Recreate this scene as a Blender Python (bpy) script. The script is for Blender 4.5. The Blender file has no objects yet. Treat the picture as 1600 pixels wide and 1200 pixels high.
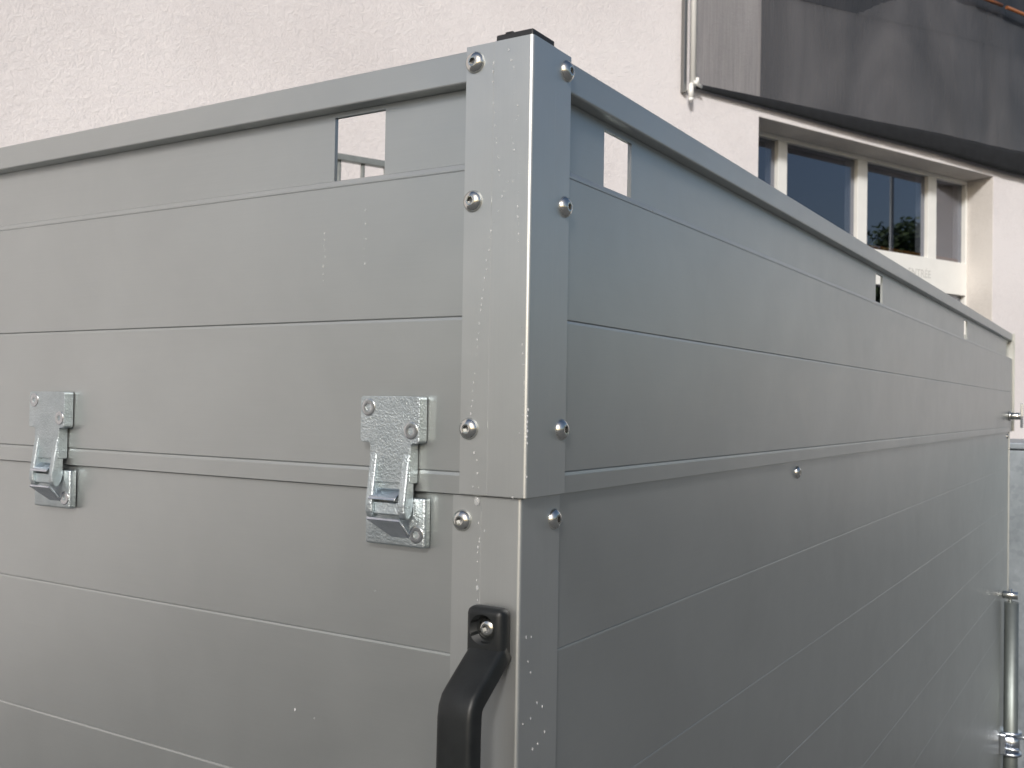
import bpy, bmesh, math, random
from mathutils import Vector, Matrix
random.seed(7)
R = math.radians
scene = bpy.context.scene
COL = scene.collection

# ------------------------------------------------------------------ camera
cam_data = bpy.data.cameras.new('camera')
cam = bpy.data.objects.new('camera', cam_data); COL.objects.link(cam)
CY, CP, CR = R(-31.9409), R(1.0705), R(0.9634)
fw = Vector((math.sin(CY) * math.cos(CP), math.cos(CY) * math.cos(CP), math.sin(CP)))
rt = Vector((math.cos(CY), -math.sin(CY), 0)); up = rt.cross(fw)
rt2 = math.cos(CR) * rt + math.sin(CR) * up; up2 = -math.sin(CR) * rt + math.cos(CR) * up
CAM = Vector((0.39235, -0.65042, 0.07280))
m = Matrix((rt2, up2, -fw)).transposed().to_4x4(); m.translation = CAM
cam.matrix_world = m
cam_data.sensor_width = 36.0; cam_data.lens = 36.0 * 1578.66 / 1600
cam_data.clip_start = 0.05; cam_data.clip_end = 600
cam_data.dof.use_dof = True; cam_data.dof.focus_distance = 0.95; cam_data.dof.aperture_fstop = 20
scene.camera = cam

# ------------------------------------------------------------------ sky and sun
SUN_A = R(22)      # from the tailboard normal (-y) towards +x
SUN_EL = R(29)
sdir = Vector((math.sin(SUN_A) * math.cos(SUN_EL), -math.cos(SUN_A) * math.cos(SUN_EL), math.sin(SUN_EL)))
world = bpy.data.worlds.new('World'); scene.world = world; world.use_nodes = True
nt = world.node_tree; nt.nodes.clear()
sky = nt.nodes.new('ShaderNodeTexSky'); sky.sky_type = 'NISHITA'; sky.sun_disc = False
sky.sun_elevation = SUN_EL; sky.sun_rotation = math.atan2(sdir.x, sdir.y)
sky.dust_density = 3.0; sky.air_density = 1.0; sky.ozone_density = 1.0
bg = nt.nodes.new('ShaderNodeBackground'); bg.inputs['Strength'].default_value = 0.10
wo = nt.nodes.new('ShaderNodeOutputWorld')
nt.links.new(sky.outputs[0], bg.inputs[0]); nt.links.new(bg.outputs[0], wo.inputs[0])
sl = bpy.data.lights.new('sun', 'SUN'); sl.energy = 2.6; sl.angle = R(8); sl.color = (1.0, 0.985, 0.97)
so = bpy.data.objects.new('sun', sl); COL.objects.link(so)
so.rotation_euler = sdir.to_track_quat('Z', 'Y').to_euler(); so.location = (4, -8, 8)

scene.view_settings.view_transform = 'Standard'; scene.view_settings.look = 'None'
scene.view_settings.exposure = 0.08; scene.view_settings.gamma = 1.0
scene.view_settings.use_curve_mapping = False
scene.render.engine = 'CYCLES'
scene.cycles.use_denoising = True
scene.cycles.max_bounces = 10; scene.cycles.transparent_max_bounces = 16
scene.cycles.sample_clamp_indirect = 8
scene.cycles.caustics_reflective = False; scene.cycles.caustics_refractive = False

# ------------------------------------------------------------------ materials
def new_mat(name):
    mt = bpy.data.materials.new(name); mt.use_nodes = True
    n = mt.node_tree.nodes; return mt, n, mt.node_tree.links, n['Principled BSDF']

def noise(n, l, scale, detail=4, rough=0.55, dist=0.0, coord='Object', sc=(1, 1, 1), typ=None):
    tc = n.new('ShaderNodeTexCoord'); mp = n.new('ShaderNodeMapping'); mp.inputs['Scale'].default_value = sc
    tx = n.new('ShaderNodeTexNoise')
    if typ: tx.noise_type = typ
    tx.inputs['Scale'].default_value = scale; tx.inputs['Detail'].default_value = detail
    tx.inputs['Roughness'].default_value = rough; tx.inputs['Distortion'].default_value = dist
    l.new(tc.outputs[coord], mp.inputs[0]); l.new(mp.outputs[0], tx.inputs[0])
    return tx

def ramp(n, l, src, stops):
    r = n.new('ShaderNodeValToRGB'); e = r.color_ramp.elements
    while len(e) < len(stops): e.new(0.5)
    for k, (p, c) in enumerate(stops):
        e[k].position = p; e[k].color = (c[0], c[1], c[2], 1) if not isinstance(c, (int, float)) else (c, c, c, 1)
    l.new(src, r.inputs[0]); return r

def bump(n, l, b, src, strength, dist):
    bp = n.new('ShaderNodeBump'); bp.inputs['Strength'].default_value = strength; bp.inputs['Distance'].default_value = dist
    l.new(src, bp.inputs['Height']); l.new(bp.outputs[0], b.inputs['Normal']); return bp

def simple(name, col, rough, metal=0.0, var=0.12, scale=40, bmp=0.0, bdist=0.001, bscale=None, spec=0.5):
    mt, n, l, b = new_mat(name)
    t = noise(n, l, scale)
    lo = tuple(c * (1 - var) for c in col); hi = tuple(min(1, c * (1 + var)) for c in col)
    r = ramp(n, l, t.outputs[0], [(0.3, lo), (0.7, hi)])
    l.new(r.outputs[0], b.inputs['Base Color'])
    b.inputs['Roughness'].default_value = rough; b.inputs['Metallic'].default_value = metal
    b.inputs['Specular IOR Level'].default_value = spec
    if bmp:
        t2 = noise(n, l, bscale or scale * 3); bump(n, l, b, t2.outputs[0], bmp, bdist)
    return mt

def aluminium(name, col, rough, sc):
    """matt anodised sheet: fine rolling lines, faint cloudy water marks"""
    mt, n, l, b = new_mat(name)
    grain = noise(n, l, 30, 3, 0.6, 0, 'Object', sc)
    cloud = noise(n, l, 5.5, 5, 0.6, 0.4)
    mix = n.new('ShaderNodeMix'); mix.data_type = 'FLOAT'; mix.inputs[0].default_value = 0.75
    l.new(grain.outputs[0], mix.inputs[2]); l.new(cloud.outputs[0], mix.inputs[3])
    lo = tuple(c * 0.94 for c in col); hi = tuple(c * 1.05 for c in col)
    r = ramp(n, l, mix.outputs[0], [(0.3, lo), (0.7, hi)]); l.new(r.outputs[0], b.inputs['Base Color'])
    smudge = noise(n, l, 11, 6, 0.7, 1.2)
    rr = ramp(n, l, smudge.outputs[0], [(0.30, rough - 0.03), (0.50, rough), (0.75, rough + 0.035)]); l.new(rr.outputs[0], b.inputs['Roughness'])
    b.inputs['Metallic'].default_value = 0.9
    wave = noise(n, l, 4.0, 2, 0.5, 0.0, 'Object', (0.5, 0.5, 1.6))
    hm = n.new('ShaderNodeMath'); hm.operation = 'MULTIPLY_ADD'; hm.inputs[1].default_value = 0.035; l.new(grain.outputs[0], hm.inputs[0]); l.new(wave.outputs[0], hm.inputs[2])
    bump(n, l, b, hm.outputs[0], 0.08, 0.0035)
    return mt

M = {}
M['alu'] = aluminium('anodised_aluminium', (0.482, 0.503, 0.498), 0.368, (0.4, 0.4, 40))
M['alu_post'] = aluminium('anodised_post', (0.563, 0.582, 0.576), 0.385, (40, 40, 0.5))
M['zinc'] = None
def zinc_cast():
    mt, n, l, b = new_mat('cast_zinc')
    t = noise(n, l, 560, 3, 0.65); t2 = noise(n, l, 60, 3)
    r = ramp(n, l, t2.outputs[0], [(0.3, (0.48, 0.54, 0.56)), (0.7, (0.62, 0.68, 0.70))]); l.new(r.outputs[0], b.inputs['Base Color'])
    b.inputs['Metallic'].default_value = 0.95; b.inputs['Roughness'].default_value = 0.30
    bump(n, l, b, t.outputs[0], 0.75, 0.0011); return mt
M['zinc'] = zinc_cast()
M['zinc_smooth'] = simple('bright_zinc_plate', (0.62, 0.66, 0.72), 0.22, 1.0, 0.08, 90)
M['steel'] = simple('bolt_steel', (0.66, 0.66, 0.63), 0.17, 1.0, 0.06, 200)
M['steel_dull'] = simple('screw_steel', (0.55, 0.57, 0.58), 0.25, 1.0, 0.08, 200)
M['socket'] = simple('socket_steel', (0.30, 0.30, 0.29), 0.35, 1.0, 0.1, 300)
M['rubber'] = simple('black_plastic', (0.011, 0.0125, 0.013), 0.45, 0, 0.25, 60, 0.15, 0.0006, 500, spec=0.35)
M['cap'] = simple('black_cap_plastic', (0.015, 0.016, 0.018), 0.5, 0, 0.2, 60)
M['tube'] = simple('dull_steel_tube', (0.17, 0.19, 0.185), 0.45, 0.7, 0.1, 25)
M['tyre'] = simple('tyre_rubber', (0.02, 0.02, 0.02), 0.8)

def galvanised():
    mt, n, l, b = new_mat('galvanised_steel')
    tc = n.new('ShaderNodeTexCoord'); v = n.new('ShaderNodeTexVoronoi'); v.inputs['Scale'].default_value = 55
    l.new(tc.outputs['Object'], v.inputs['Vector'])
    t = noise(n, l, 7, 5, 0.6, 0.5)
    mx = n.new('ShaderNodeMix'); mx.data_type = 'FLOAT'; mx.inputs[0].default_value = 0.86
    sp = n.new('ShaderNodeSeparateColor'); l.new(v.outputs['Color'], sp.inputs[0])
    l.new(sp.outputs[0], mx.inputs[2]); l.new(t.outputs[0], mx.inputs[3])
    r = ramp(n, l, mx.outputs[0], [(0.25, (0.24, 0.28, 0.31)), (0.75, (0.42, 0.47, 0.52))]); l.new(r.outputs[0], b.inputs['Base Color'])
    b.inputs['Metallic'].default_value = 0.7; b.inputs['Roughness'].default_value = 0.45
    return mt
M['galv'] = galvanised()

def stucco(name='stucco', c0=(0.68, 0.645, 0.645), c1=(0.79, 0.757, 0.757), st=0.55):
    mt, n, l, b = new_mat(name)
    t = noise(n, l, 27, 7, 0.72, 1.5)
    t2 = noise(n, l, 110, 4, 0.7, 0.4)
    big = noise(n, l, 0.9, 4, 0.5)
    mx = n.new('ShaderNodeMath'); mx.operation = 'MULTIPLY_ADD'; mx.inputs[1].default_value = 0.45
    l.new(t2.outputs[0], mx.inputs[0]); l.new(t.outputs[0], mx.inputs[2])
    bump(n, l, b, mx.outputs[0], st, 0.010)
    m2 = n.new('ShaderNodeMix'); m2.data_type = 'FLOAT'; m2.inputs[0].default_value = 0.6
    l.new(t.outputs[0], m2.inputs[2]); l.new(big.outputs[0], m2.inputs[3])
    r = ramp(n, l, m2.outputs[0], [(0.32, c0), (0.55, c1)]); l.new(r.outputs[0], b.inputs['Base Color'])
    b.inputs['Roughness'].default_value = 0.95; b.inputs['Specular IOR Level'].default_value = 0.1
    return mt
M['stucco'] = stucco()
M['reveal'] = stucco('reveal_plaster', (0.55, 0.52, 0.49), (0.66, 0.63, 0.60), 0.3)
M['white'] = simple('white_frame_paint', (0.80, 0.80, 0.77), 0.4, 0, 0.03, 8)
M['letter'] = simple('faint_grey_letter', (0.58, 0.58, 0.56), 0.6, 0, 0.1, 60)
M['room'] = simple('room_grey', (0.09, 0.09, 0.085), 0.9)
M['blind'] = simple('blind_cloth', (0.17, 0.165, 0.155), 0.9)
M['wood'] = simple('orange_wood', (0.62, 0.25, 0.06), 0.45, 0, 0.15, 20)
M['orange'] = simple('orange_rail', (0.22, 0.075, 0.025), 0.5, 0, 0.15, 20)
M['concrete'] = simple('concrete', (0.34, 0.33, 0.31), 0.9, 0, 0.15, 6, 0.4, 0.004, 60)
M['asphalt'] = simple('yard_paving', (0.125, 0.128, 0.128), 0.92, 0, 0.3, 9, 0.5, 0.004, 120)
M['rail_paint'] = simple('railing_steel', (0.30, 0.32, 0.31), 0.5, 0.5, 0.1, 30)
M['hem'] = simple('black_hem_cloth', (0.008, 0.009, 0.011), 0.9, 0, 0.3, 15)
M['bark'] = simple('bark', (0.07, 0.055, 0.04), 0.95, 0, 0.3, 8, 0.6, 0.02, 20)

def leaf_mat():
    mt, n, l, b = new_mat('leaf_green')
    t = noise(n, l, 1.2, 3)
    r = ramp(n, l, t.outputs[0], [(0.3, (0.035, 0.06, 0.018)), (0.7, (0.09, 0.13, 0.04))]); l.new(r.outputs[0], b.inputs['Base Color'])
    b.inputs['Roughness'].default_value = 0.6; return mt
M['leaf'] = leaf_mat()

def glass_mat():
    mt = bpy.data.materials.new('window_glass'); mt.use_nodes = True; n = mt.node_tree.nodes; l = mt.node_tree.links; n.clear()
    o = n.new('ShaderNodeOutputMaterial'); mx = n.new('ShaderNodeMixShader')
    tr = n.new('ShaderNodeBsdfTransparent'); tr.inputs[0].default_value = (0.60, 0.62, 0.66, 1)
    gl = n.new('ShaderNodeBsdfGlossy'); gl.inputs['Roughness'].default_value = 0.01; gl.inputs[0].default_value = (0.88, 0.90, 1.0, 1)
    lw = n.new('ShaderNodeLayerWeight'); lw.inputs[0].default_value = 0.5      # symmetric for both faces of the pane
    pw = n.new('ShaderNodeMath'); pw.operation = 'POWER'; pw.inputs[1].default_value = 3.0; l.new(lw.outputs['Facing'], pw.inputs[0])
    fr = n.new('ShaderNodeMath'); fr.operation = 'MULTIPLY_ADD'; fr.inputs[1].default_value = 0.9; fr.inputs[2].default_value = 0.15; l.new(pw.outputs[0], fr.inputs[0])
    l.new(fr.outputs[0], mx.inputs[0]); l.new(tr.outputs[0], mx.inputs[1]); l.new(gl.outputs[0], mx.inputs[2]); l.new(mx.outputs[0], o.inputs[0])
    return mt
M['glass'] = glass_mat()

def screen_mat(name, opac, k):
    mt = bpy.data.materials.new(name); mt.use_nodes = True; n = mt.node_tree.nodes; l = mt.node_tree.links; n.clear()
    o = n.new('ShaderNodeOutputMaterial'); mx = n.new('ShaderNodeMixShader')
    tr = n.new('ShaderNodeBsdfTransparent')
    b = n.new('ShaderNodeBsdfPrincipled'); b.inputs['Roughness'].default_value = 0.33
    t = noise(n, l, 1.6, 4, 0.55, 0.8, 'Object', (1, 1, 0.45))
    r = ramp(n, l, t.outputs[0], [(0.3, (0.055 * k, 0.056 * k, 0.060 * k)), (0.72, (0.13 * k, 0.127 * k, 0.132 * k))]); l.new(r.outputs[0], b.inputs['Base Color'])
    wv = noise(n, l, 6, 4, 0.7, 0, 'Object', (14, 14, 0.35))
    op = n.new('ShaderNodeMapRange'); op.inputs[1].default_value = 0.3; op.inputs[2].default_value = 0.7; op.inputs[3].default_value = opac - 0.07; op.inputs[4].default_value = opac + 0.07
    l.new(wv.outputs[0], op.inputs[0]); l.new(op.outputs[0], mx.inputs[0])
    l.new(tr.outputs[0], mx.inputs[1]); l.new(b.outputs[0], mx.inputs[2]); l.new(mx.outputs[0], o.inputs[0])
    return mt
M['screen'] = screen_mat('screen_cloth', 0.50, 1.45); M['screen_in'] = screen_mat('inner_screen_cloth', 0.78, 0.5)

def water_mat():
    mt = bpy.data.materials.new('water_drop'); mt.use_nodes = True; n = mt.node_tree.nodes; l = mt.node_tree.links; n.clear()
    o = n.new('ShaderNodeOutputMaterial'); mx = n.new('ShaderNodeMixShader'); mx.inputs[0].default_value = 0.28
    tr = n.new('ShaderNodeBsdfTransparent')
    b = n.new('ShaderNodeBsdfPrincipled'); b.inputs['Roughness'].default_value = 0.05; b.inputs['Specular IOR Level'].default_value = 1.0
    t = noise(n, l, 5); r = ramp(n, l, t.outputs[0], [(0, (0.80, 0.82, 0.83)), (1, (0.95, 0.96, 0.96))]); l.new(r.outputs[0], b.inputs['Base Color'])  # white body colour stands in for sunlight focused inside the drops
    l.new(tr.outputs[0], mx.inputs[1]); l.new(b.outputs[0], mx.inputs[2]); l.new(mx.outputs[0], o.inputs[0])
    return mt
M['water'] = water_mat()

# ------------------------------------------------------------------ mesh helpers
def add_box(bm, x0, x1, y0, y1, z0, z1, bev=0.0, seg=2, taper=None):
    t = bmesh.new()
    vs = [t.verts.new((x, y, z)) for x in (x0, x1) for y in (y0, y1) for z in (z0, z1)]
    for f in ((0, 1, 3, 2), (4, 6, 7, 5), (0, 4, 5, 1), (2, 3, 7, 6), (0, 2, 6, 4), (1, 5, 7, 3)):
        t.faces.new([vs[i] for i in f])
    if bev:
        bmesh.ops.bevel(t, geom=t.edges[:], offset=bev, segments=seg, profile=0.5, affect='EDGES')
    bmesh.ops.recalc_face_normals(t, faces=t.faces[:])
    me = bpy.data.meshes.new('tmp'); t.to_mesh(me); t.free(); bm.from_mesh(me); bpy.data.meshes.remove(me)

def add_prism(bm, poly, axis, a0, a1, bev=0.0, seg=2):
    """poly: 2D points; axis 'x': (y,z), 'y': (x,z), 'z': (x,y)"""
    t = bmesh.new()
    def P(p, a):
        return {'x': (a, p[0], p[1]), 'y': (p[0], a, p[1]), 'z': (p[0], p[1], a)}[axis]
    A = [t.verts.new(P(p, a0)) for p in poly]; B = [t.verts.new(P(p, a1)) for p in poly]
    k = len(poly); t.faces.new(A); t.faces.new(B[::-1])
    for i in range(k): t.faces.new((A[i], A[(i + 1) % k], B[(i + 1) % k], B[i]))
    bmesh.ops.recalc_face_normals(t, faces=t.faces[:])
    if bev:
        bmesh.ops.bevel(t, geom=t.edges[:], offset=bev, segments=seg, profile=0.5, affect='EDGES', clamp_overlap=True)
        bmesh.ops.recalc_face_normals(t, faces=t.faces[:])
    me = bpy.data.meshes.new('tmp'); t.to_mesh(me); t.free(); bm.from_mesh(me); bpy.data.meshes.remove(me)

def add_tube(bm, p0, p1, r0, r1=None, seg=24, cap=True):
    r1 = r0 if r1 is None else r1
    p0 = Vector(p0); p1 = Vector(p1); d = (p1 - p0).normalized()
    a = d.orthogonal().normalized(); b = d.cross(a)
    A = []; B = []
    for i in range(seg):
        t = 2 * math.pi * i / seg; o = math.cos(t) * a + math.sin(t) * b
        A.append(bm.verts.new(p0 + o * r0)); B.append(bm.verts.new(p1 + o * r1))
    for i in range(seg):
        f = bm.faces.new((A[i], A[(i + 1) % seg], B[(i + 1) % seg], B[i])); f.smooth = True
    if cap:
        bm.faces.new(A[::-1]); bm.faces.new(B)

def make(name, bm, mat, parent=None, smooth=False, loc=None):
    me = bpy.data.meshes.new(name)
    bmesh.ops.recalc_face_normals(bm, faces=bm.faces[:])
    if smooth:
        for f in bm.faces: f.smooth = True
    bm.to_mesh(me); bm.free()
    me.materials.append(M[mat])
    o = bpy.data.objects.new(name, me); COL.objects.link(o)
    if parent: o.parent = parent
    if loc: o.location = loc
    return o

def box(name, mat, parent, x0, x1, y0, y1, z0, z1, bev=0.0, seg=2):
    bm = bmesh.new(); add_box(bm, x0, x1, y0, y1, z0, z1, bev, seg); return make(name, bm, mat, parent)

def tag(o, label, cat=None, group=None, kind=None):
    if label: o['label'] = label
    if cat: o['category'] = cat
    if group: o['group'] = group
    if kind: o['kind'] = kind
    return o

def empty(name, loc=(0, 0, 0), rz=0.0):
    o = bpy.data.objects.new(name, None); COL.objects.link(o); o.location = loc; o.rotation_euler = (0, 0, rz)
    o.empty_display_size = 0.1; return o

def inst(src, name, parent, loc, rot=(0, 0, 0), scl=(1, 1, 1)):
    o = bpy.data.objects.new(name, src); COL.objects.link(o); o.parent = parent
    o.location = loc; o.rotation_euler = rot; o.scale = scl; return o

GROUND = -1.70
# ------------------------------------------------------------------ ground
bm = bmesh.new()
N = 24
gv = [[bm.verts.new(((i / N - .5) * 400, (j / N - .5) * 400, GROUND)) for j in range(N + 1)] for i in range(N + 1)]
for i in range(N):
    for j in range(N): bm.faces.new((gv[i][j], gv[i + 1][j], gv[i + 1][j + 1], gv[i][j + 1]))
g = make('ground', bm, 'asphalt'); tag(g, 'grey paved yard around the trailer', kind='structure')

# ------------------------------------------------------------------ building: local X along the facade, Y into the wall
TH = R(66.5); BD = Vector((math.cos(TH), math.sin(TH), 0)); BN = Vector((-math.sin(TH), math.cos(TH), 0))
bld = empty('building', BN * (BN.dot(CAM) + 4.6), TH)
tag(bld, 'pale pink-white roughcast building behind the trailer with a recessed strip window', 'building')
S0, S1, ZT, ZB = 4.688, 7.518, 2.009, -0.55
TK = 0.36
bm = bmesh.new()
add_box(bm, -12, S0, 0, TK, GROUND, 7.0)
add_box(bm, S0, S1, 0, TK, GROUND, ZB)
add_box(bm, S0, 46, 0, TK, ZT, 7.0)
add_box(bm, S1, 46, 0, TK, GROUND, ZT)
add_box(bm, -12, 46, 0.0, 8.0, 7.0, 7.25)
make('wall', bm, 'stucco', bld)
# smooth plaster linings of the window recess (2 mm skins, proud of the masonry)
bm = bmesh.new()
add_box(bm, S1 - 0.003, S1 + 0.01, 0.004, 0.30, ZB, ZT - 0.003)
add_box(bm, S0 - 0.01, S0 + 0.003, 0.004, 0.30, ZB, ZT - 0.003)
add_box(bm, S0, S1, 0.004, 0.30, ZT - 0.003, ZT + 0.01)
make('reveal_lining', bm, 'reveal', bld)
# window
FY0, FY1 = 0.225, 0.33            # frame depth
win = empty('window'); win.parent = bld
MULL = [(5.150, 5.246), (6.050, 6.167), (6.959, 7.075)]
PZ0, PZ1 = 1.306, 1.972
L0, L1 = S0 + 0.004, S1 - 0.004
fr = bmesh.new()
add_box(fr, L0, L1, FY0, FY1, PZ1, ZT - 0.004, 0.003)
add_box(fr, L0, L0 + 0.030, FY0, FY1, ZB + .003, PZ1 - 0.0005, 0.003)
add_box(fr, L1 - 0.026, L1, FY0, FY1, ZB + .003, PZ1 - 0.0005, 0.003)
make('window_frame', fr, 'white', win)
for a, b in MULL:
    o = box('mullion', 'white', win, a, b, FY0 + 0.003, FY1, PZ0 + 0.0005, PZ1 - 0.0005, 0.003)
    o = box('mullion', 'white', win, a, b, FY0 + 0.003, FY1, ZB + .003, 1.034, 0.003)
o = box('sill_panel', 'white', win, L0 + 0.0305, L1 - 0.0265, FY0 - 0.008, FY1, 1.0345, PZ0, 0.004)
fc = bpy.data.curves.new('lettering', 'FONT'); fc.body = 'ENTR\u00c9E'; fc.size = 0.088; fc.align_x = 'RIGHT'; fc.extrude = 0.0006
fc.materials.append(M['letter'])
fo = bpy.data.objects.new('lettering', fc); COL.objects.link(fo)
bpy.context.view_layer.update()
fm = bpy.data.meshes.new_from_object(fo.evaluated_get(bpy.context.evaluated_depsgraph_get())); bpy.data.objects.remove(fo)
fo = bpy.data.objects.new('lettering', fm); COL.objects.link(fo); fo.parent = o
fo.location = (6.985, FY0 - 0.0095, 1.140); fo.rotation_euler = (R(90), 0, 0)
edges = [L0 + 0.030] + [e for ab in MULL for e in ab] + [L1 - 0.026]
for k in range(4):
    a, b = edges[2 * k], edges[2 * k + 1]
    box('pane', 'glass', win, a + .0005, b - .0005, 0.262, 0.266, PZ0 + .001, PZ1 - .001)
    box('pane', 'glass', win, a + .0005, b - .0005, 0.262, 0.266, ZB + .004, 1.0335)
for k in range(1, 4): box('sill_bead', 'wood', win, edges[2 * k] + .001, edges[2 * k + 1] - .030, 0.268, 0.30, PZ0 + .001, 1.345, 0.003)
for k in range(4): box('sash_return', 'white', win, edges[2 * k + 1] - .030, edges[2 * k + 1] - .001, 0.2675, 0.325, PZ0 + .001, PZ1 - .001, 0.002)
box('blind', 'blind', win, 7.080, 7.489, 0.338, 0.345, 1.347, 1.945)
# room behind
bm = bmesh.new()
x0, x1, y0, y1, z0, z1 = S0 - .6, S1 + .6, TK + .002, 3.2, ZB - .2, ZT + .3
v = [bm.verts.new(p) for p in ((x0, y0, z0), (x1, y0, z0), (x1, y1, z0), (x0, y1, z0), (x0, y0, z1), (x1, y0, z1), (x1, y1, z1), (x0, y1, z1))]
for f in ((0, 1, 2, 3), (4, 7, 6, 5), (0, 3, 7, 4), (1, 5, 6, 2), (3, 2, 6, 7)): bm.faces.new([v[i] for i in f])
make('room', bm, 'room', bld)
# ------------------------------------------------------------------ shade cloth on the facade
def BL(s, y, z): return bld.location + BD * s + BN * y + Vector((0, 0, z))
aw = empty('shade_screen', BL(4.0, -0.05, 2.05), TH)
tag(aw, 'dark see-through shade cloth hung on the facade above the window', 'awning')
def cloth(name, s0, s1, z0, z1, off, mat, amp, nx=90, nz=30, thick=0.0012):
    bm = bmesh.new(); g = []
    for i in range(nx + 1):
        row = []
        for j in range(nz + 1):
            s = s0 + (s1 - s0) * i / nx; z = z0 + (z1 - z0) * j / nz; t = (s - 4.0) / 4.0
            sagz = (-0.012 * math.sin((s - s0) * 2.3) ) * (1 - j / nz) + (0.075 * (s - 6) if z0 > 2.5 else 0)
            y = off - amp * t * (0.6 + 0.4 * math.sin(1.1 * s + 0.4)) * math.sin(math.pi * min(1, (j / nz) * 0.8 + 0.12))
            y += 0.4 * (0.010 * t * math.sin(9 * s + 2.0 * z) + 0.012 * t * math.sin(4.1 * z - 2.6 * s)) + 0.001 * math.sin(23 * s + z)
            row.append(bm.verts.new((s - 4.0, y + 0.05, z + sagz - 2.05)))
        g.append(row)
    for i in range(nx):
        for j in range(nz):
            f = bm.faces.new((g[i][j], g[i + 1][j], g[i + 1][j + 1], g[i][j + 1])); f.smooth = True
    return make(name, bm, mat, aw)
cloth('cloth', 4.062, 9.8, 2.09, 4.6, -0.024, 'screen', 0.05)
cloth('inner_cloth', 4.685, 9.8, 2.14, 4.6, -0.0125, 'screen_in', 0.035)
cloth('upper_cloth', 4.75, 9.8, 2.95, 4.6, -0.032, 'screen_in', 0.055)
# gathered black hem, growing towards the right
bm = bmesh.new(); prev = None
for i in range(61):
    s = 4.085 + 5.7 * i / 60; t = i / 60
    h = 0.034 + 0.21 * min(1, t * 1.25); w = 0.008 + 0.012 * min(1, t * 1.2)
    zc = 2.072 + h * 0.42 + 0.010 * math.sin(3.1 * s) * t; yc = -0.030 - 0.040 * t
    ring = []
    for k in range(10):
        a = 2 * math.pi * k / 10
        ring.append(bm.verts.new((s - 4.0, yc + 0.05 + w * math.cos(a) + 0.006 * t * math.sin(17 * s + k), zc - 2.05 + 0.5 * h * math.sin(a))))
    if prev:
        for k in range(10):
            f = bm.faces.new((prev[k], prev[(k + 1) % 10], ring[(k + 1) % 10], ring[k])); f.smooth = True
    else: bm.faces.new(ring)
    prev = ring
bm.faces.new(prev[::-1]); make('hem', bm, 'hem', aw)
bm = bmesh.new(); add_tube(bm, (3.1, -0.075, 1.307), (3.40, -0.078, 1.310), 0.014, seg=12); add_tube(bm, (3.47, -0.078, 1.312), (5.7, -0.085, 1.33), 0.014, seg=12); make('orange_cord', bm, 'orange', aw)
bm = bmesh.new()
add_tube(bm, (0.028, 0.0, 0.02), (0.028, 0.0, 2.6), 0.020, seg=16)
make('guide_tube', bm, 'white', aw)
box('guide_strip', 'socket', aw, -0.030, -0.006, 0.018, 0.0495, -0.02, 2.6, 0.002)  # dark strip along the left of the guide tube
bm = bmesh.new(); add_tube(bm, (0.014, 0.0, -0.055), (0.014, 0.0, 0.035), 0.017, 0.015, seg=16); add_tube(bm, (0.014, 0, -.075), (0.014, 0, -.055), .010, .017, seg=16)
add_tube(bm, (0.014, 0, 0.0), (0.014, 0.049, 0.0), 0.008, seg=10)
make('end_knob', bm, 'white', aw)
bm = bmesh.new(); add_tube(bm, (0.02, -0.01, 0.045), (0.095, -0.012, 0.026), 0.014, 0.009, seg=12); add_tube(bm, (0.05, -0.01, 0.075), (0.055, -0.01, 0.035), 0.016, seg=12)
make('bracket', bm, 'white', aw)

# ------------------------------------------------------------------ landing and railing between trailer and wall
lp = BL(0.1, -0.62, 0); bm = bmesh.new(); add_box(bm, 0, 3.1, 0, 0.618, GROUND, 0.20, 0.01)
ld = make('landing', bm, 'concrete'); ld.location = lp; ld.rotation_euler = (0, 0, TH)
tag(ld, 'raised concrete landing against the wall behind the trailer', 'landing', kind='structure')
rl = empty('railing', BL(1.20, -0.40, 0.20), TH); tag(rl, 'grey steel railing seen through the slot beside the corner post', 'railing')
box('top_rail', 'rail_paint', rl, 0, 1.9, -0.02, 0.02, 0.955, 0.985, 0.003)
for k in range(16):
    x = 0.047 + 0.118 * k
    bm = bmesh.new(); add_tube(bm, (x, 0, 0.03 if 0 < k < 15 else 0.0), (x, 0, 0.956), 0.010, seg=10); make('baluster', bm, 'rail_paint', rl)
box('bottom_rail', 'rail_paint', rl, 0.02, 1.86, -0.012, 0.012, 0.06, 0.09, 0.002)

# ------------------------------------------------------------------ fasteners (shared meshes, local +Z = out of the sheet)
def head_mesh(name, prof, rh, dh, mat, inner, seg=24):
    bm = bmesh.new(); rings = []
    for r, z in prof: rings.append([bm.verts.new((r * math.cos(2 * math.pi * i / seg), r * math.sin(2 * math.pi * i / seg), z)) for i in range(seg)])
    zt = prof[-1][1]
    def hexr(z, s):
        o = []
        for i in range(seg):
            a = 2 * math.pi * i / seg; k = rh * s / math.cos((a % (math.pi / 3)) - math.pi / 6); o.append(bm.verts.new((k * math.cos(a), k * math.sin(a), z)))
        return o
    rings += [hexr(zt - 0.0001, 1.0), hexr(zt - dh, 0.95)]
    for q in range(len(rings) - 1):
        for i in range(seg):
            f = bm.faces.new((rings[q][i], rings[q][(i + 1) % seg], rings[q + 1][(i + 1) % seg], rings[q + 1][i]))
            f.smooth = q < len(prof) - 1
            if q >= len(rings) - 2: f.material_index = 1
    f = bm.faces.new(rings[-1]); f.material_index = 1
    me = bpy.data.meshes.new(name); bmesh.ops.recalc_face_normals(bm, faces=bm.faces[:]); bm.to_mesh(me); bm.free()
    me.materials.append(M[mat]); me.materials.append(M[inner]); return me
BOLT = head_mesh('bolt', [(.0087, 0), (.0086, .0004), (.0083, .0014), (.0075, .0027), (.0063, .0038), (.0049, .0046), (.0036, .0049)], .0025, .0026, 'steel', 'socket')
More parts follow.
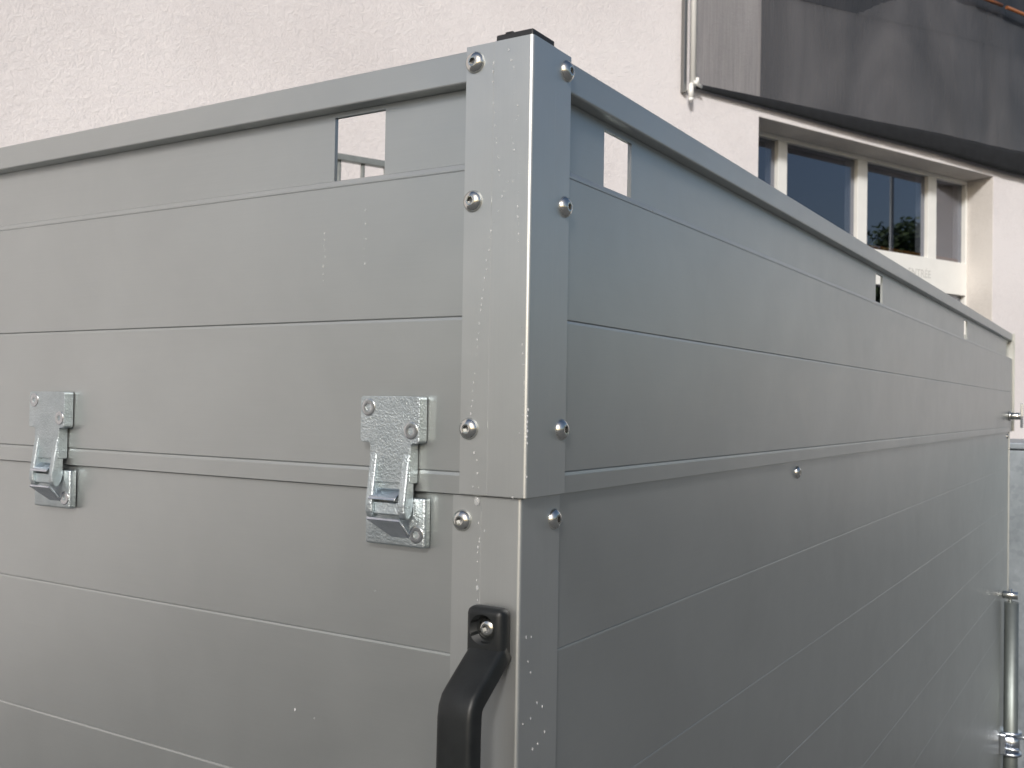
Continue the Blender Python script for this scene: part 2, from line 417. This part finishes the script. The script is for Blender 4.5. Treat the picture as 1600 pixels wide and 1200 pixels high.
SCREW = head_mesh('screw', [(.0072, -.0004), (.0071, .0002), (.0066, .00035), (.0052, .0004), (.0036, .0004)], .0026, .0024, 'steel_dull', 'steel')
RL, RR = (R(90), 0, 0), (0, R(90), 0)

# ------------------------------------------------------------------ the extension frame (upper, removable)
WID, LEN = 1.60, 3.37
ext = empty('side_extension', (0, 0, 0))
tag(ext, 'grey aluminium extension frame with slotted upper edge standing on the trailer box', 'trailer extension')
F0 = 0.0014
XL = -WID + 0.03
# tailboard side (plane y = 0)
box('top_rail', 'alu', ext, XL, -0.004, F0, 0.0285, 0.3245, 0.3500, 0.0016, 3)
def strip(axis, lo, hi, slots, name='slotted_strip'):
    bm = bmesh.new()
    def B(a, b, z0, z1):
        if axis == 'x': add_box(bm, a, b, 0.0145, 0.0185, z0, z1)
        else: add_box(bm, -0.0185, -0.0145, a, b, z0, z1)
    B(lo, hi, 0.2400, 0.2615)
    cur = lo
    zt = 0.3200 if axis == 'x' else 0.3175
    B(lo, hi, zt, 0.3243)
    for a, b in slots: B(cur, a, 0.2615, zt); cur = b
    B(cur, hi, 0.2615, zt)
    return make(name, bm, 'alu', ext)
def plank(name, axis, lo, hi, front, back, z0, z1, cb, ct, parent, mat='alu', lip=(.2, .45), notch=None):
    # axis 'x': face looks to -y (front < back); axis 'y': face looks to +x (front > back); small lower chamfer, larger upper one
    sg = 1 if axis == 'x' else -1
    poly = [(back, z0), (front + sg * cb, z0), (front, z0 + cb)] + ([] if notch is None else [(front, notch - .0010), (front + sg * .0005, notch - .0002), (front + sg * .0005, notch), (front, notch + .0002)]) + [(front, z1 - ct * 1.3), (front + sg * ct * .22, z1 - ct * lip[0]), (front + sg * ct * lip[1], z1), (back, z1)]
    bm = bmesh.new()
    if axis == 'x': add_prism(bm, poly, 'x', lo, hi)
    else: add_prism(bm, poly, 'y', lo, hi)
    return make(name, bm, mat, parent)
SW = 0.0565
strip('x', XL, -0.004, [(-1.27, -1.27 + SW), (-0.2095, -0.2095 + SW)])
# long side (plane x = 0)
YR = LEN - 0.002
for ax_, lo_, hi_, fr_, bk_ in (('x', XL, -0.004, F0, 0.024), ('y', 0.004, YR, -F0, -0.024)):
    plank('plank', ax_, lo_, hi_, fr_, bk_, 0.1402, 0.2612, 0.0007, 0.0028, ext, lip=(.3, .7), notch=0.2556)
    plank('plank', ax_, lo_, hi_, fr_, bk_, 0.0180, 0.1400, 0.0007, 0.0020, ext)
    plank('bottom_lip', ax_, lo_, hi_, fr_, bk_, 0.0004, 0.0178, 0.0004, 0.0022, ext)
box('top_rail', 'alu', ext, -0.0285, -F0, 0.029, YR, 0.3245, 0.3500, 0.0016, 3)
strip('y', 0.004, YR, [(0.1505, 0.1505 + SW), (1.233, 1.233 + SW), (2.300, 2.300 + SW), (3.312, 3.312 + 0.045)])
# far sides
box('side_panel', 'alu', ext, -WID, -WID + 0.024, 0.03, LEN - .03, 0.001, 0.3495, 0.002)
box('side_panel', 'alu', ext, -WID + .03, -0.03, LEN - 0.026, LEN - 0.003, 0.001, 0.3495, 0.002)
def post_profile(ox, oy, wl, wr, t=0.0020, step=0.00025, rad=0.0030, inner=0.033):
    pts = [(ox - wl, oy - t + step), (ox - inner - .0006, oy - t + step), (ox - inner, oy - t)]
    cx, cy = ox + t - rad, oy - t + rad
    for k in range(9):
        a = R(-90 + 90 * k / 8); pts.append((cx + rad * math.cos(a), cy + rad * math.sin(a)))
    pts += [(ox + t, oy + inner), (ox + t - step, oy + inner + .0006), (ox + t - step, oy + wr), (ox, oy + wr), (ox, oy), (ox - wl, oy)]
    return pts
bm = bmesh.new(); add_prism(bm, post_profile(0, 0, 0.0590, 0.0582), 'z', 0.0016, 0.3515)
post = make('corner_post', bm, 'alu_post', ext)
for z in (0.3382, 0.2294, 0.0522):
    inst(BOLT, 'bolt', post, (-0.0508, -0.0016, z), RL); inst(BOLT, 'bolt', post, (0.0016, 0.0512, z), RR)
bm = bmesh.new(); add_box(bm, -0.0322, 0.0010, -0.0010, 0.0322, 0.345, 0.3566, 0.0012, 3); add_box(bm, -0.024, -0.017, -0.0012, 0.004, 0.3555, 0.3576, 0.0008)
make('end_cap', bm, 'cap', post)
bm = bmesh.new(); add_prism(bm, [(-0.040, LEN + .003), (0.003, LEN + .003), (0.003, LEN - .001), (0.006, LEN - .001), (0.006, LEN + .007), (-0.040, LEN + .007)], 'z', 0.0016, 0.3515)
make('end_post', bm, 'alu_post', ext)
# turn handle near the far end
th = empty('turn_handle', (0, 3.262, 0.056)); th.parent = ext
bm = bmesh.new(); add_tube(bm, (0, 0, 0), (0.040, 0, 0), 0.0125, seg=20); add_tube(bm, (0, 0, 0), (0.006, 0, 0), 0.017, seg=20); make('spindle', bm, 'steel', th)
bm = bmesh.new(); add_prism(bm, [(-0.011, -0.040), (0.011, -0.040), (0.014, 0.0), (0.012, 0.045), (-0.012, 0.045), (-0.014, 0.0)], 'x', 0.036, 0.044, 0.002); make('lever', bm, 'zinc_smooth', th)

# ------------------------------------------------------------------ latches
def make_latch(dx):
    la = empty('latch', (-0.1230 + dx, 0, 0)); la.parent = ext
    def arc(cx, cz, r, a0, a1, k=4): return [(cx + r * math.cos(R(a0 + (a1 - a0) * q / k)), cz + r * math.sin(R(a0 + (a1 - a0) * q / k))) for q in range(k + 1)]
    T = arc(0.0277, 0.0740, .0025, 90, 0) + arc(0.0277, 0.0415, .0025, 0, -90) + arc(0.0243, 0.0365, .0025, 90, 180) + [(0.0218, 0.0070), (-0.0196, 0.0070)] + arc(-0.0221, 0.0365, .0025, 0, 90) + arc(-0.0277, 0.0415, .0025, -90, -180) + arc(-0.0277, 0.0740, .0025, 180, 90)
    bm = bmesh.new(); add_prism(bm, T, 'y', -0.0100, 0.0004, 0.0011, 2); make('mounting_plate', bm, 'zinc', la)
    bm = bmesh.new()
    side = [(-0.0035, 0.0330), (-0.0096, 0.0330), (-0.0120, 0.018), (-0.0146, 0.0), (-0.0160, -0.010), (-0.0158, -0.0165), (-0.0140, -0.0208), (-0.0108, -0.0222), (-0.0072, -0.0205), (-0.0050, -0.016), (-0.0035, -0.010)]
    add_prism(bm, side, 'x', -0.0191, -0.0118, 0.0014)
    add_prism(bm, side, 'x', 0.0140, 0.0213, 0.0014)
    add_prism(bm, [(-0.0060, -0.0085), (-0.0122, -0.0085), (-0.0136, -0.0185), (-0.0085, -0.0195)], 'x', -0.0118, 0.0140, 0.0010)
    add_box(bm, -0.0118, 0.0140, -0.0070, -0.0036, -0.0090, 0.0070)
    make('latch_arm', bm, 'zinc', la)
    bm = bmesh.new(); add_prism(bm, [(-0.0050, 0.0034), (-0.0168, -0.0048), (-0.0172, -0.0066), (-0.0050, -0.0004)], 'x', -0.0150, 0.0125, 0.0004); make('hook', bm, 'zinc_smooth', la)
    inst(SCREW, 'screw', la, (-0.0219, -0.0100, 0.0674), RL); inst(SCREW, 'screw', la, (0.0220, -0.0100, 0.0493), (R(90), R(25), 0))
    return la
for dx in (0.0, -0.4575, -0.915): make_latch(dx)

# ------------------------------------------------------------------ trailer box (lower)
tr = empty('trailer', (0, 0, GROUND))
tag(tr, 'tall grey aluminium box trailer with plank sides and black grab handle', 'trailer')
def up_(o): o.location.z -= GROUND; return o      # parts are written in scene heights
DL, DR = 0.0050, 0.0070
zs = [-0.0004, -0.126, -0.2645, -0.3965, -0.5360, -0.6690, -0.806, -0.943, -1.080, -1.217]
for a, b in zip(zs[:-1], zs[1:]):
    up_(plank('plank', 'x', XL, -0.012, DL + F0, DL + 0.025, b + 0.0001, a - 0.0001, 0.0005, 0.0016 if a < -.01 else 0.0003, tr))
for a, b in zip(zs[:-1], zs[1:]):
    up_(plank('plank', 'y', 0.012, 3.335, -DR - F0, -DR - 0.025, b + 0.0001, a - 0.0001, 0.0005, 0.0014 if a < -.01 else 0.0003, tr))
up_(box('side_panel', 'alu', tr, -WID + .007, -WID + 0.031, 0.03, LEN - .04, -1.217, -0.001, 0.002))
up_(box('front_panel', 'alu', tr, -WID + .035, -0.036, LEN - 0.06, LEN - 0.036, -1.217, -0.001, 0.002))
up_(box('floor', 'alu', tr, -WID + .035, -0.036, 0.034, LEN - .062, -1.21, -1.19, 0.0))
bm = bmesh.new(); add_prism(bm, post_profile(-DR, DL, 0.0612, 0.0580, inner=0.034), 'z', -1.225, -0.0002)
lpost = up_(make('corner_post', bm, 'alu_post', tr))
for x, z in ((-0.0590, -0.0198), (-0.0590, -0.60), (-0.0590, -1.10)): inst(BOLT, 'bolt', lpost, (x, DL - 0.0016, z), RL)
for y, z in ((0.0541, -0.0193), (0.0541, -0.60), (0.0541, -1.10)): inst(BOLT, 'bolt', lpost, (-DR + 0.0016, y, z), RR)
for y in (0.735, 3.285): up_(inst(BOLT, 'bolt', tr, (-DR - F0, y, -0.0158), RR))
up_(box('end_post', 'alu_post', tr, -0.05, -DR + 0.002, 3.3360, 3.3400, -1.217, -0.001, 0.0008))
# catch plates of the latches
for dx in (0.0, -0.4575, -0.915):
    cp = empty('latch_catch', (-0.1215 + dx, DL, -GROUND)); cp.parent = tr
    bm = bmesh.new(); add_box(bm, -0.0308, 0.0306, -0.0080, 0.0006, -0.0447, -0.0045, 0.0022, 3); make('catch_plate', bm, 'zinc', cp, True)
    bm = bmesh.new(); t0 = [(-0.0218, -0.0228), (-0.0070, -0.0385), (-0.0070, -0.0350), (-0.0200, -0.0210)]
    add_prism(bm, t0, 'x', -0.0185, 0.0152, 0.0005)
    for v in bm.verts:
        if v.co.z < -0.033 and v.co.x < 0: v.co.x += 0.016
    make('tongue', bm, 'zinc_smooth', cp)
    inst(SCREW, 'screw', cp, (0.0222, -0.0080, -0.0338), (R(90), R(10), 0))
# grab handle
hd = empty('grab_handle', (-0.0275, DL - 0.002, -GROUND)); hd.parent = tr
def mount(zc):
    bm = bmesh.new(); add_box(bm, -0.0165, 0.0165, -0.0155, 0.0, zc - 0.0215, zc + 0.0175, 0.0055, 6)
    o = make('mount', bm, 'rubber', hd, True)
    bm = bmesh.new(); add_tube(bm, (-.001, -0.0160, zc + .001), (-.001, -0.0062, zc + .001), 0.0115, 0.0105, 28)
    for f in bm.faces: f.smooth = False
    c = make('cutter', bm, 'rubber', hd)
    md = o.modifiers.new('hole', 'BOOLEAN'); md.object = c; md.operation = 'DIFFERENCE'; md.solver = 'EXACT'
    bpy.context.view_layer.update()
    dg = bpy.context.evaluated_depsgraph_get(); me = bpy.data.meshes.new_from_object(o.evaluated_get(dg))
    o.modifiers.clear(); o.data = me
    for p in me.polygons: p.use_smooth = len(p.vertices) < 5 and p.area < 2e-4
    cm = c.data; bpy.data.objects.remove(c); bpy.data.meshes.remove(cm)
    inst(BOLT, 'bolt', o, (-.001, -0.0063, zc + .001), RL, (0.98, 0.98, 0.98))
mount(-0.0995); mount(-0.3605)
bm = bmesh.new()
path = [(-0.0045, -0.1150), (-0.009, -0.1190), (-0.025, -0.1310), (-0.0390, -0.1418), (-0.0428, -0.1450), (-0.0452, -0.1495), (-0.0462, -0.1560), (-0.0465, -0.170), (-0.0468, -0.200), (-0.0470, -0.230)]
path = path + [(y, -0.46 - z) for y, z in path[::-1][1:]]
hw, ht, rr_ = 0.0155, 0.0088, 0.0042
sec = []
for cx, cy, a0 in ((hw - rr_, ht - rr_, 0), (-hw + rr_, ht - rr_, 90), (-hw + rr_, -ht + rr_, 180), (hw - rr_, -ht + rr_, 270)):
    for k in range(5): a = R(a0 + 22.5 * k); sec.append((cx + rr_ * math.cos(a), cy + rr_ * math.sin(a)))
prev = None
for i, (py, pz) in enumerate(path):
    q0 = path[max(0, i - 1)]; q1 = path[min(len(path) - 1, i + 1)]
    ty, tz = q1[0] - q0[0], q1[1] - q0[1]; L_ = math.hypot(ty, tz); ny, nz = tz / L_, -ty / L_
    ring = [bm.verts.new((a + 0.0012, py + b * ny, pz + b * nz)) for a, b in sec]
    if prev:
        for k in range(len(sec)):
            f = bm.faces.new((prev[k], prev[(k + 1) % len(sec)], ring[(k + 1) % len(sec)], ring[k])); f.smooth = True
    else: bm.faces.new(ring[::-1])
    prev = ring
bm.faces.new(prev); make('grip', bm, 'rubber', hd)
# support tube and clamp at the far end
sp = empty('support_leg', (0.0205, 3.176, 0)); sp.parent = tr
bm = bmesh.new(); add_tube(bm, (0, 0, 0.02), (0, 0, -GROUND - 0.575), 0.0225, seg=28)
make('leg_tube', bm, 'tube', sp)
bm = bmesh.new(); add_box(bm, -0.045, 0.045, -0.045, 0.045, 0.0, 0.02, 0.004); make('foot', bm, 'galv', sp)
bm = bmesh.new(); zc = -GROUND - 1.03
add_tube(bm, (0, 0, zc - .050), (0, 0, zc + .018), 0.0285, seg=28)
add_tube(bm, (0, 0, zc + .010), (0, 0, zc + .022), 0.0345, seg=28); add_tube(bm, (0, 0, zc - .058), (0, 0, zc - .048), 0.0345, seg=28)
add_box(bm, -0.028, -0.010, -0.05, 0.05, zc - .05, zc + .018, 0.003)
add_tube(bm, (0.02, -0.036, zc + .012), (0.075, -0.036, zc + .020), 0.007, seg=12); add_tube(bm, (-.02, -0.040, zc - .03), (0.03, -0.040, zc - .03), 0.007, seg=12)
make('clamp', bm, 'zinc_smooth', sp)
bm = bmesh.new(); add_tube(bm, (-0.027, 0.0, -GROUND - .552), (0.020, 0.0, -GROUND - .552), 0.013, seg=20); add_tube(bm, (-0.004, 0, -GROUND - .60), (-0.004, 0, -GROUND - .53), .006, seg=12)
make('spring_pin', bm, 'steel', sp)
# running gear (hidden below the frame of the photo)
ax = up_(box('axle', 'galv', tr, -WID + .1, -0.1, 1.62, 1.70, -1.40, -1.32, 0.004))
up_(box('chassis_beam', 'galv', tr, -WID + .2, -WID + .28, 0.05, 4.2, -1.318, -1.218, 0.004)); up_(box('chassis_beam', 'galv', tr, -0.28, -0.20, 0.05, 4.2, -1.318, -1.218, 0.004))
for x0, x1 in ((-0.30, -0.12), (-WID + .12, -WID + .30)):
    w = empty('wheel', ((x0 + x1) / 2, 1.66, 0.33)); w.parent = tr; hwid = (x1 - x0) / 2
    bm = bmesh.new()
    pr = [(0.19, -hwid), (0.30, -hwid), (0.33, -hwid * .8), (0.33, hwid * .8), (0.30, hwid), (0.19, hwid)]
    rg = [[bm.verts.new((x, r * math.cos(2 * math.pi * i / 32), r * math.sin(2 * math.pi * i / 32))) for i in range(32)] for r, x in pr]
    for q in range(6):
        for i in range(32): bm.faces.new((rg[q][i], rg[q][(i + 1) % 32], rg[(q + 1) % 6][(i + 1) % 32], rg[(q + 1) % 6][i]))
    make('tyre', bm, 'tyre', w)
    bm = bmesh.new(); add_tube(bm, (-hwid * .6, 0, 0), (hwid * .6, 0, 0), 0.192, seg=32); make('rim', bm, 'galv', w)

# ------------------------------------------------------------------ galvanised bin beyond the trailer
gb = empty('galvanised_bin', (0.0, 4.5, GROUND)); tag(gb, 'mottled galvanised steel bin standing beyond the far end of the trailer', 'bin')
box('bin_body', 'galv', gb, -0.75, 0.55, 0.0, 0.75, 0.10, -GROUND - 0.100, 0.01)
box('rim', 'galv', gb, -0.765, 0.565, -0.015, 0.765, -GROUND - 0.0995, -GROUND - 0.071, 0.004)
for x in (-0.65, 0.40): box('skid', 'galv', gb, x, x + 0.08, 0.05, 0.70, 0.0, 0.0995, 0.004)

# ------------------------------------------------------------------ trees and a lamp across the yard (mirrored in the window panes and the bolts)
def tree(px, py, h, rad, base, label, n=5200, seed=1):
    rnd = random.Random(seed); t = empty('tree', (px, py, GROUND)); tag(t, label, 'tree', 'trees across the yard')
    bm = bmesh.new(); add_tube(bm, (0, 0, 0), (0.1, 0, h * .55), .16, .09, 10)
    for k in range(7):
        a = k * 2.4; z = h * (.25 + .07 * k); add_tube(bm, (0.05, 0, z), (rad * .6 * math.cos(a), rad * .6 * math.sin(a), z + h * .18), .05, .015, 6)
    make('trunk', bm, 'bark', t)
    lobes = []
    for k in range(16):
        zz = base + (h - base) * rnd.random(); u = (zz - base) / (h - base); ww = rad * math.sqrt(max(.05, 1 - (1.9 * u - .75) ** 2 * .75))
        a = rnd.random() * 6.28; d = ww * .7 * rnd.random(); lobes.append((d * math.cos(a), d * math.sin(a), min(zz, h - rad * .38), rad * (.32 + .22 * rnd.random())))
    vs = []; fs = []
    for k in range(n):
        lx, ly, lz, lr = lobes[k % 16]
        d = Vector((rnd.gauss(0, 1), rnd.gauss(0, 1), rnd.gauss(0, 1))).normalized() * lr * (rnd.random() ** .4)
        c = Vector((lx, ly, lz)) + d; s = .10 + .10 * rnd.random()
        a = Vector((rnd.gauss(0, 1), rnd.gauss(0, 1), rnd.gauss(0, .6))).normalized(); b = a.orthogonal().normalized()
        q = len(vs); vs += [c - a * s, c + b * s * .6, c + a * s, c - b * s * .6]; fs.append((q, q + 1, q + 2, q + 3))
    me = bpy.data.meshes.new('crown'); me.from_pydata([tuple(v) for v in vs], [], fs); me.materials.append(M['leaf'])
    o = bpy.data.objects.new('crown', me); COL.objects.link(o); o.parent = t
E0 = Vector((-1.3, 7.6, 0))
def far(az, d): return E0.x + d * math.cos(R(az)), E0.y + d * math.sin(R(az))
for az, d, h, rad, base, lab, sd in ((32.5, 41, 10.6, 2.7, 2.0, 'slim green tree across the yard, mirrored in the window pane', 3), (35.2, 43, 10.2, 2.6, 2.0, 'broad green tree right of the slim one across the yard', 4),
                                  (21, 46, 6.5, 3.2, 2.0, 'low wide tree far across the yard', 5), (-28, 52, 11, 3.6, 2.5, 'tall round tree out of view behind the camera, added for reflections in the metal', 6), (-60, 55, 9, 3.4, 2.4, 'round tree farthest behind the camera, added out of view for reflections in the metal', 8)):  # the trees behind the camera are unseen, added for metal reflections
    x, y = far(az, d); tree(x, y, h, rad, base, lab, 5200, sd)
x, y = far(31.85, 12.0)
lm = empty('street_lamp', (x, y, GROUND)); tag(lm, 'slim grey lamp post mirrored in the window pane', 'street lamp')
bm = bmesh.new(); add_tube(bm, (0, 0, 0), (0, 0, 7.0), .055, .035, 16); make('pole', bm, 'rail_paint', lm)
bm = bmesh.new(); add_box(bm, -.1, .45, -.09, .09, 7.0, 7.10, .02); make('lamp_head', bm, 'rail_paint', lm)

# ------------------------------------------------------------------ rain drops on the sheet metal
F_ = 1578.66
def ray(u, v): return rt2 * ((u - 800) / F_) - up2 * ((v - 600) / F_) + fw
def onY(u, v, y): d = ray(u, v); return CAM + d * ((y - CAM.y) / d.y)
def onX(u, v, x): d = ray(u, v); return CAM + d * ((x - CAM.x) / d.x)
bm = bmesh.new(); rnd = random.Random(5)
ico = bmesh.new(); bmesh.ops.create_icosphere(ico, subdivisions=2, radius=1.0)
IV = [v.co.copy() for v in ico.verts]; IF = [[v.index for v in f.verts] for f in ico.faces]; ico.free()
def drop(p, nrm, r, tall=1.25):
    r *= 0.78 * (0.65 + 0.6 * rnd.random()); tall *= 0.9 + 0.5 * rnd.random(); p = p + Vector((0, 0, (rnd.random() - .5) * .002)); out = []
    for c in IV:
        k = 1.0 - 0.18 * max(0, c.z)
        if abs(nrm.y) > .5: q = Vector((c.x * r * k, c.y * r * .62, c.z * r * tall))
        else: q = Vector((c.x * r * .62, c.y * r * k, c.z * r * tall))
        out.append(bm.verts.new(p + nrm * r * .12 + q))
    for f in IF:
        fc = bm.faces.new([out[i] for i in f]); fc.smooth = True
UP_L = [(795, 79, 1.2), (799, 92), (803, 107), (803, 122), (803, 146), (809, 166), (810, 179), (807, 190), (800, 215), (801, 225), (803, 234), (813, 245), (812, 270), (802, 282), (794, 286), (788, 297), (784, 304), (810, 300), (809, 322),
        (771, 98), (770, 110), (770, 128), (771, 162), (773, 174), (774, 195), (776, 215), (776, 223), (778, 242), (779, 248), (780, 265), (781, 273), (785, 309), (779, 330), (772, 347), (767, 361), (766, 372), (764, 392), (760, 406), (760, 422), (757, 435), (755, 452), (753, 467), (752, 477), (751, 486),
        (809, 339), (810, 352), (810, 366), (810, 377), (749, 506), (748, 520), (746, 531, 1.2), (746, 541), (745, 552), (742, 583), (740, 599), (739, 611), (738, 624), (737, 634), (736, 646), (741, 707, 1.2), (745, 721), (746, 741), (748, 762), (739, 760),
        (815, 513), (816, 539), (817, 552), (818, 569), (818, 586), (819, 596), (819, 612), (818, 622), (818, 635), (817, 650), (814, 667), (812, 678), (801, 776, 1.3)]
for d in UP_L: drop(onY(d[0], d[1], -0.002), Vector((0, -1, 0)), 0.00085 * (d[2] if len(d) > 2 else .7 + .5 * rnd.random()))
for d in [(825, 642), (824, 651), (824, 660), (824, 675), (823, 684), (824, 694), (823, 746), (823, 668)]: drop(onY(d[0], d[1], -0.0015), Vector((.5, -.86, 0)), 0.0011)
for d in [(507, 365), (507, 374), (506, 385), (507, 392), (508, 400), (505, 418), (505, 430), (506, 440), (571, 328), (571, 350), (572, 374), (569, 388), (569, 402), (570, 411)]: drop(onY(d[0], d[1], F0), Vector((0, -1, 0)), 0.0008, 1.6)
for d in [(748, 817, 1), (757, 829, 1), (749, 840, 1), (749, 848, 1), (747, 854, 1.3), (746, 864, .8), (746, 876, .8), (745, 905, .8), (746, 917, 1.8), (746, 936, .8), (746, 948, .8), (746, 784, 4.2), (461, 1107, 2.2), (491, 1123, .8), (586, 925, .9)]:
    drop(onY(d[0], d[1], DL - 0.002 if d[0] > 700 else DL), Vector((0, -1, 0)), 0.0009 * d[2], 1.3)
for d in [(822, 994), (830, 994), (825, 1033), (829, 1052, 1.2), (839, 1098), (847, 1104), (829, 1122), (817, 1130, 1.4), (851, 1143, 1.4), (840, 1162, 1.2), (832, 1170)]:
    drop(onX(d[0], d[1], -DR + .002), Vector((1, 0, 0)), 0.0009 * (d[2] if len(d) > 2 else 1), 1.4)
for d in [(846, 420), (1020, 330)]: drop(onX(d[0], d[1], .0015), Vector((1, 0, 0)), 0.0008, 2.0)
wd = make('water_drops', bm, 'water'); tag(wd, 'beads of rain water running down the corner post and planks', 'water', kind='stuff')
